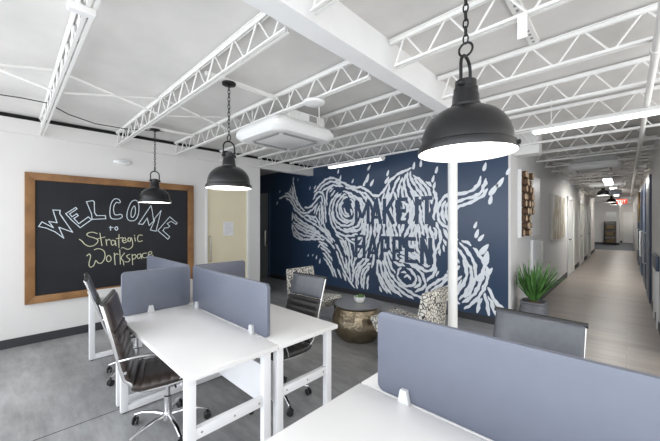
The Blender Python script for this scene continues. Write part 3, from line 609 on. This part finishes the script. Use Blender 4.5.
# ------------------------------------------------------------------ task chairs
PROF=[(.235,.425),(.20,.447),(.10,.443),(0,.432),(-.10,.426),(-.165,.428),(-.205,.452),(-.228,.50),(-.255,.58),(-.292,.70),(-.330,.82),(-.362,.92),(-.385,.985)]
def resample(P,n):
    P=smooth_path(P,False,8); d=[0]
    for a,b_ in zip(P,P[1:]): d.append(d[-1]+math.hypot(b_[0]-a[0],b_[1]-a[1]))
    out=[]; j=0
    for i in range(n):
        s=d[-1]*i/(n-1)
        while j<len(d)-2 and d[j+1]<s: j+=1
        f=(s-d[j])/(d[j+1]-d[j]); out.append((P[j][0]+(P[j+1][0]-P[j][0])*f,P[j][1]+(P[j+1][1]-P[j][1])*f))
    return out,d[-1]
def pad(P,tot,i0,i1,W,rib,smooth_from,TH=.017):
    m_=MB(); n=len(P); rows=[]
    for i in range(i0,i1+1):
        a=P[max(0,i-1)]; b_=P[min(n-1,i+1)]; ty,tz=b_[0]-a[0],b_[1]-a[1]; l=math.hypot(ty,tz); ny,nz=-tz/l,ty/l
        s=tot*i/(n-1); q=0 if s>smooth_from else abs(math.sin(PI*s/rib))**.6
        e=min(i-i0,i1-i); th=TH if e>1 else (TH*.3 if e==0 else TH*.8)
        f=th+(.011*q-.006 if e>1 and s<=smooth_from else 0)
        ring=[]
        for x,k in((-W,.25),(-W+.012,.85),(-W/2,1),(0,1),(W/2,1),(W-.012,.85),(W,.25)): ring.append(m_.bm.verts.new((x,P[i][0]-ny*f*k,P[i][1]-nz*f*k)))
        for x,k in((W,.25),(W-.012,.8),(0,.9),(-W+.012,.8),(-W,.25)): ring.append(m_.bm.verts.new((x*.999,P[i][0]+ny*th*k,P[i][1]+nz*th*k)))
        rows.append(ring)
    for A,B in zip(rows,rows[1:]):
        for k in range(len(A)): m_.bm.faces.new((A[k],A[(k+1)%len(A)],B[(k+1)%len(A)],B[k]))
    m_.bm.faces.new(rows[0][::-1]); m_.bm.faces.new(rows[-1])
    return m_
def chair(mat_,head='headsheen',upright=0):
    t=thing('office_chair','x','chair',(0,0,0),0,'ribbed leather office chairs'); W=.20
    P,tot=resample([(y+upright*max(0,z-.50)/.485 if y<-.22 else y,z) for y,z in PROF],150)
    ib=next(i for i in range(150) if P[i][0]<-.2 and P[i][1]>.445)
    pad(P,tot,0,ib-1,W+.012,.056,9,.030).build('seat',mat_,t,60)
    ih=int(149*(tot-.19)/tot)
    pad(P,tot,ib,ih,W,.056,9,.018).build('backrest',mat_,t,60)
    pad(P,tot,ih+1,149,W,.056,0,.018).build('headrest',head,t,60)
    for s in(-1,1):
        MB().tube([(s*(W-.004-.012*max(0,min(1,(p[0]+.19)/.05)) if p[1]<.46 else W-.004),p[0]-(.016 if p[1]>.47 else 0),p[1]-(.034*max(0,min(1,(p[0]+.20)/.06)) if p[1]<.46 else 0)) for p in P[4::3]+[P[-1]]],.009,8,flat=(.75,1.15)).build('side_rail','chrome',t)
        x=s*(W+.03)
        arm=[(s*(W+.014),-.272+upright*.25,.625),(x,-.24+upright*.25,.635),(x,-.16,.640),(x,.06,.636),(x,.105,.626),(x,.125,.60),(x,.118,.54),(x,.09,.47),(s*(W+.016),.075,.445)]
        am=MB().tube(smooth_path([(p[1],p[2]) for p in arm],False,1) and arm,.011,8,flat=(1.3,.8)).build('armrest','chrome',t)
    MB().tube([(-W-.01,-.236,.54),(W+.01,-.236,.54)],.010,8).tube([(-W+.01,0,.397),(W-.01,0,.397)],.010,8).build('cross_bar','chrome',t)
    MB().tube([(-W-.01,-.392+upright,.985),(W+.01,-.392+upright,.985)],.013,8).build('top_bar','blackplastic',t)
    MB().box(-.08,.08,-.10,.10,.375,.405,.008).build('tilt_mechanism','blackplastic',t)
    MB().lathe([(.025,.10),(.025,.24),(.016,.245),(.016,.376)],seg=20).build('gas_column','chrome',t)
    MB().tube([(.07,.03,.385),(.19,.05,.375)],.006,6).build('tilt_lever','blackplastic',t)
    b=MB().lathe([(0,.065),(.032,.07),(.036,.10),(.030,.125),(0,.125)],seg=20)
    for k in range(5):
        a=.3+2*PI*k/5; c,s=math.cos(a),math.sin(a)
        b.tube([(c*.02,s*.02,.108),(c*.10,s*.10,.112),(c*.20,s*.20,.100),(c*.265,s*.265,.075)],[.019,.017,.014,.012],8,flat=(1,.75))
    b.build('star_base','chrome',t)
    for k in range(5):
        a=.3+2*PI*k/5; c,s=math.cos(a),math.sin(a); px,py=c*.265,s*.265
        R=Matrix.Translation((px,py,.027))@Matrix.Rotation(a+.6+k,4,'Z')@Matrix.Rotation(PI/2,4,'Y')
        m_=MB()
        for o_ in(-.020,.007): m_.lathe([(0,o_),(.022,o_),(.027,o_+.004),(.027,o_+.010),(.022,o_+.013),(0,o_+.013)],seg=16,mtx=R)
        m_.tube([(px,py,.028),(px,py,.078)],.007,8)
        m_.build('caster','blackplastic',t)
    return t
ca=chair('brown','brown',.04); ca.location=(-2.385,.80,0); ca.rotation_euler.z=-math.radians(19)
ca['label']='dark brown ribbed office chair pushed under the middle desk, nearest the camera'
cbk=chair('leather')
cbk.location=(-3.50,.885,0); cbk.rotation_euler.z=-math.radians(8)
cbk['label']='black office chair seen edge-on at the desk below the chalkboard'
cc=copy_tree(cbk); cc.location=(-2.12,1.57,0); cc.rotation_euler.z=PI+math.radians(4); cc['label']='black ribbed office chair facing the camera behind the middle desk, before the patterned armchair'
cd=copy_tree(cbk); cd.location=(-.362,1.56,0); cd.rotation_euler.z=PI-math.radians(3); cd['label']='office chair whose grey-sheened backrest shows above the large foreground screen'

# ------------------------------------------------------------------ lounge: patterned chairs, drum table, succulent
def slipper(label,loc,rz):
    t=thing('armchair',label,'armchair',loc,rz,'patterned slipper chairs')      # faces local +X
    MB().prism([(-.24,.20),(.24,.30),(.33,.42),(.31,.455),(-.22,.40),(-.27,.22)],'y',-.245,.245,.012).build('seat','graphic',t)
    MB().prism([(-.205,.39),(-.29,.80),(-.335,.80),(-.345,.78),(-.29,.22),(-.25,.21)],'y',-.25,.25,.014).build('backrest','graphic',t)
    for sx,sy in((.22,-.19),(.22,.19),(-.22,-.19),(-.22,.19)):
        MB().tube([(sx,sy,.24 if sx<0 else .30),(sx*1.12,sy*1.08,0)],[.016,.010],8).build('leg','blackplastic',t)
slipper('black and white patterned armchair left of the drum table, behind the black office chair',(-3.24,3.06,0),0)
slipper('black and white patterned armchair right of the drum table, beside the white column',(-1.71,3.00,0),PI)
dt=thing('drum_table','round hammered bronze drum table between the patterned armchairs','side table',(-2.50,3.13,0))
MB().lathe([(.215,0),(.235,.012),(.285,.06),(.322,.13),(.334,.20),(.328,.27),(.306,.34),(.278,.385),(.272,.40),(.280,.415),(.290,.425)],seg=72).build('body','hammer',dt)
MB().lathe([(.286,.425),(.302,.428),(.304,.44),(.298,.446),(0,.446)],seg=72).build('top','drumtop',dt)
sp=thing('potted_succulent','tiny green succulent in a white bowl on top of the drum table','plant',(-2.50,3.16,.446))
MB().lathe([(.045,0),(.062,.015),(.072,.05),(.072,.075),(.066,.075),(.062,.06),(0,.058)],seg=32).build('pot','plastic',sp)
f=MB(); rr=random.Random(5)
for k in range(34):
    a=rr.uniform(0,2*PI); q=rr.uniform(.0,.055); l=rr.uniform(.03,.055); tl=q/.055*.9
    p=Vector((q*math.cos(a)*.7,q*math.sin(a)*.7,.056)); d_=Vector((math.cos(a)*math.sin(tl),math.sin(a)*math.sin(tl),math.cos(tl)))
    f.tube([p,p+d_*l*.5,p+d_*l],[.006,.010,.002],6)
f.build('foliage','succ',sp)
# floor plant by the corridor corner
pl=thing('potted_plant','spiky green plant in a ribbed grey pot at the corridor corner','plant',(-.925,5.02,0))
prof=[(.11,0),(.132,.02)]
for k in range(13):
    z=.035+k*.026; R=.150+.018*math.sin(PI*min(1,k/12)); prof+=[(R,z),(R-.006,z+.013)]
prof+=[(.152,.385),(.146,.40),(.134,.40),(.13,.365),(0,.365)]
MB().lathe(prof,seg=44,sq=4).build('pot','pot',pl)
MB().lathe([(.128,.355),(.09,.385),(0,.392)],seg=24).build('soil','soil',pl)
f=MB(); rr=random.Random(11)
for k in range(64):
    a=rr.uniform(0,2*PI); tl=rr.uniform(.03,.80)**.8*.85; l=rr.uniform(.43,.60)*(1-.12*tl)
    d_=Vector((math.cos(a)*math.sin(tl),math.sin(a)*math.sin(tl),math.cos(tl))); sd=Vector((-math.sin(a),math.cos(a),0)); up=sd.cross(d_)
    base=Vector((math.cos(a)*.025,math.sin(a)*.025,.385+rr.uniform(0,.07))); rows=[]
    for i in range(8):
        s=i/7; c=base+d_*l*s+Vector((0,0,-.10*tl*s*s))+up*0
        w=.021*(math.sin(PI*min(1,.25+.75*s))**.7 if s<1 else .02)*(1-.25*s)
        c.x=max(c.x,-.19+.01*math.sin(k)); rows.append((f.bm.verts.new(c-sd*w+up*.004),f.bm.verts.new(c-up*.004),f.bm.verts.new(c+sd*w+up*.004)))
    for A,B in zip(rows,rows[1:]):
        for j in(0,1): f.bm.faces.new((A[j],A[j+1],B[j+1],B[j]))
f.build('foliage','leaf',pl)
MB().lathe([(.03,.36),(.034,.40),(.022,.46),(0,.47)],seg=12).build('trunk','bark',pl)

# ------------------------------------------------------------------ corridor fittings
la=thing('log_wall_art','white panel of stacked round log ends on the corridor wall above the plant','wall art',(CX,5.28,1.25))
MB().box(.001,.03,-.02,1.45,0,1.02).box(.03,.048,-.02,.0,0,1.02).box(.03,.07,.56,.60,0,1.02).build('backing_panel','plastic',la,0)
rr=random.Random(2)
for r_ in range(9):
    for c_ in range(4):
        R_=rr.uniform(.046,.056); y=.075+c_*.125+(.05 if r_%2 else 0)+rr.uniform(-.01,.01); z=.07+r_*.11; x=rr.uniform(.03,.10)
        mt=Matrix.Translation((.03,y,z))@Matrix.Rotation(PI/2,4,'Y')
        o=MB().lathe([(R_,0),(R_,x)],seg=14,mtx=mt).build('log','bark',la)
        MB().lathe([(0,x),(R_*.9,x),(R_*.86,x+.004),(0,x+.004)],seg=14,mtx=mt).build('cut_end','woodend',o)
wp=thing('wall_panel','narrow white upright panel on the corridor wall behind the plant','panel',(CX,6.1,.13))
MB().box(.001,.04,0,.75,0,1.05,.004).build('panel','plastic',wp); MB().box(.04,.07,.70,.72,.1,1.0).build('edge_pull','nickel',wp,0)
ca_=thing('canvas_painting','beige abstract canvas on the left corridor wall past the log art','painting',(CX,8.0,1.09))
MB().box(.0005,.045,0,1.75,0,1.0,.003).build('stretcher','canvas',ca_); MB().box(.045,.0462,.01,1.74,.01,.99).build('painted_face','abstract',ca_,0)
for i,y in enumerate((10.6,13.5,16.5)):
    d=struct(MB().box(CX-.02,CX+.012,y,y+1.2,.005,2.08).build('door_%d'%(i+3),'plastic',smooth=0))
    MB().box(CX,CX+.035,y-.1,y,0,2.18).box(CX,CX+.035,y+1.2,y+1.3,0,2.18).box(CX,CX+.035,y-.1,y+1.3,2.08,2.18).build('door_frame','plastic',d,0)
    MB().tube([(CX+.012,y+.12,1.0),(CX+.06,y+.12,1.0),(CX+.06,y+.26,1.0)],.012,8).build('door_handle','iron',d)
for i,(y,w) in enumerate(((8.05,1.3),(9.75,1.5),(12.1,1.8),(14.9,2.2))):
    d=struct(MB().box(RX-.03,RX,y,y+w,.005,2.35).build('door_%d'%(i+6),'navydoor',smooth=0))
    MB().box(RX-.034,RX-.03,y+.12,y+w-.12,.2,1.0).box(RX-.034,RX-.03,y+.12,y+w-.12,1.15,2.2).build('door_panel','navydoor',d,0)
    MB().tube([(RX-.03,y+w-.14,.62),(RX-.08,y+w-.14,.62),(RX-.08,y+w-.14,1.25),(RX-.03,y+w-.14,1.25)],.014,8).build('door_handle','plastic',d)
d=struct(MB().box(-.10,.33,29.97,30,.005,2.1).build('door_10','plastic',smooth=0)); MB().box(-.16,-.10,29.96,30,0,2.16).box(-.16,.33,29.96,30,2.1,2.16).build('door_frame','plastic',d,0)
lg=thing('wall_ledge','dark navy ledge on the white wall at the right edge of the photo','ledge',(RX,5.9,.80))
MB().box(-.035,-.001,.3,1.15,.0,.20,.006).build('ledge_board','navydoor',lg)
for yy in(.35,1.0): MB().box(-.03,-.001,yy,yy+.06,-.80,0).build('support_post','plastic',lg,0)
mr=thing('round_mirror','round gold-rimmed mirror on the right corridor wall','mirror',(RX,13.9,1.95))
MB().lathe([(.44,0),(.48,.02),(.48,.06),(.43,.05)],seg=40,mtx=Matrix.Rotation(-PI/2,4,'Y')).build('rim','mirror',mr)
MB().lathe([(0,.001),(.44,.001),(.44,.03),(0,.03)],seg=40,mtx=Matrix.Rotation(-PI/2,4,'Y')).build('glass','chrome',mr)
ex=thing('exit_sign','red lit EXIT sign hanging in the corridor','exit sign',(-.13,16.9,2.21))
MB().box(-.15,.15,-.02,.02,0,.17,.006).build('housing','red',ex); MB().tube([(0,0,.17),(0,0,.56)],.008,8).build('stem','steel',ex)
fb=MB()
def bar2(x,z,w,h_): fb.box(x,x+w,-.022,-.0195,z,z+h_)
X0=-.115
for z in(.03,.075,.12): bar2(X0,z,.045,.014)
bar2(X0,.03,.013,.104)
fb.box(-.008,.008,-.022,-.0195,-.055,.055,mtx=Matrix.Translation((-.035,0,.082))@Matrix.Rotation(.45,4,'Y')); fb.box(-.008,.008,-.022,-.0195,-.055,.055,mtx=Matrix.Translation((-.035,0,.082))@Matrix.Rotation(-.45,4,'Y'))
bar2(.012,.03,.014,.104); bar2(.045,.12,.065,.014); bar2(.071,.03,.014,.104)
fb.build('lettering','exitwhite',ex,0)
hs=thing('hanging_sign','small grey-blue blank sign board hanging beside the nearest corridor pendant','sign',(-.27,12.6,2.31))
MB().box(-.17,.17,-.02,.02,0,.13,.004).build('board','signgrey',hs); 
for s in(-1,1): MB().tube([(s*.13,0,.13),(s*.13,0,.46)],.005,6).build('hanger_rod','steel',hs)
sh=thing('etagere_shelf','dark open shelf unit with baskets at the far end of the corridor','shelf',(-.76,26.75,0))
for sx in(-1,1):
    for sy in(-1,1): MB().box(sx*.27-.02,sx*.27+.02,sy*.17-.02,sy*.17+.02,0,1.5).build('upright','iron',sh,0)
for z in(.12,.55,.98,1.46): MB().box(-.29,.29,-.19,.19,z,z+.03).build('shelf_board','iron',sh,0)
for i,(z,l) in enumerate(((.15,'bottom'),(.58,'middle'),(1.01,'top'))):
    bk=thing('storage_basket','brown basket on the %s shelf of the dark unit at the corridor end'%l,'basket',(-.76,26.75,z),0,'baskets on the far shelf')
    MB().lathe([(.20,0),(.22,.02),(.235,.24),(.22,.24),(.205,.03),(0,.03)],seg=24,sq=5).build('body','basket',bk)
at=thing('alcove_sign','small white picture above the dark shelf at the corridor end','picture',(-.72,26.998,1.78))
MB().box(-.25,.25,-.03,0,0,.32,.004).build('frame','plastic',at)

# ------------------------------------------------------------------ camera, sky, exposure
cam=bpy.data.cameras.new('camera'); co=bpy.data.objects.new('camera',cam); COL.objects.link(co)
co.location=(0,0,H); co.rotation_euler=(PI/2,0,YAW); cam.sensor_width=36; cam.lens=309.27/660*36; cam.shift_y=1.1/660; cam.clip_start=.02; cam.clip_end=200
SC.camera=co
w=bpy.data.worlds.new('world'); SC.world=w; w.use_nodes=True
nt=w.node_tree; bg=nt.nodes['Background']; bg.inputs[1].default_value=1
tc=nt.nodes.new('ShaderNodeTexCoord'); sx=nt.nodes.new('ShaderNodeSeparateXYZ'); mr=nt.nodes.new('ShaderNodeMapRange')
nt.links.new(tc.outputs['Generated'],sx.inputs[0]); nt.links.new(sx.outputs['Y'],mr.inputs[0])
mr.inputs[1].default_value=.1; mr.inputs[2].default_value=-1.0; mr.interpolation_type='SMOOTHSTEP'
mc=nt.nodes.new('ShaderNodeMix'); mc.data_type='RGBA'; nt.links.new(mr.outputs[0],mc.inputs[0])
mc.inputs[6].default_value=(1.10,1.075,1.04,1); mc.inputs[7].default_value=(2.15,2.27,2.42,1)     # daylight from the window side behind the camera
nt.links.new(mc.outputs[2],bg.inputs[0])
SC.view_settings.view_transform='Standard'; SC.view_settings.look='None'; SC.view_settings.gamma=1; SC.view_settings.use_curve_mapping=False
SC.view_settings.exposure=.60
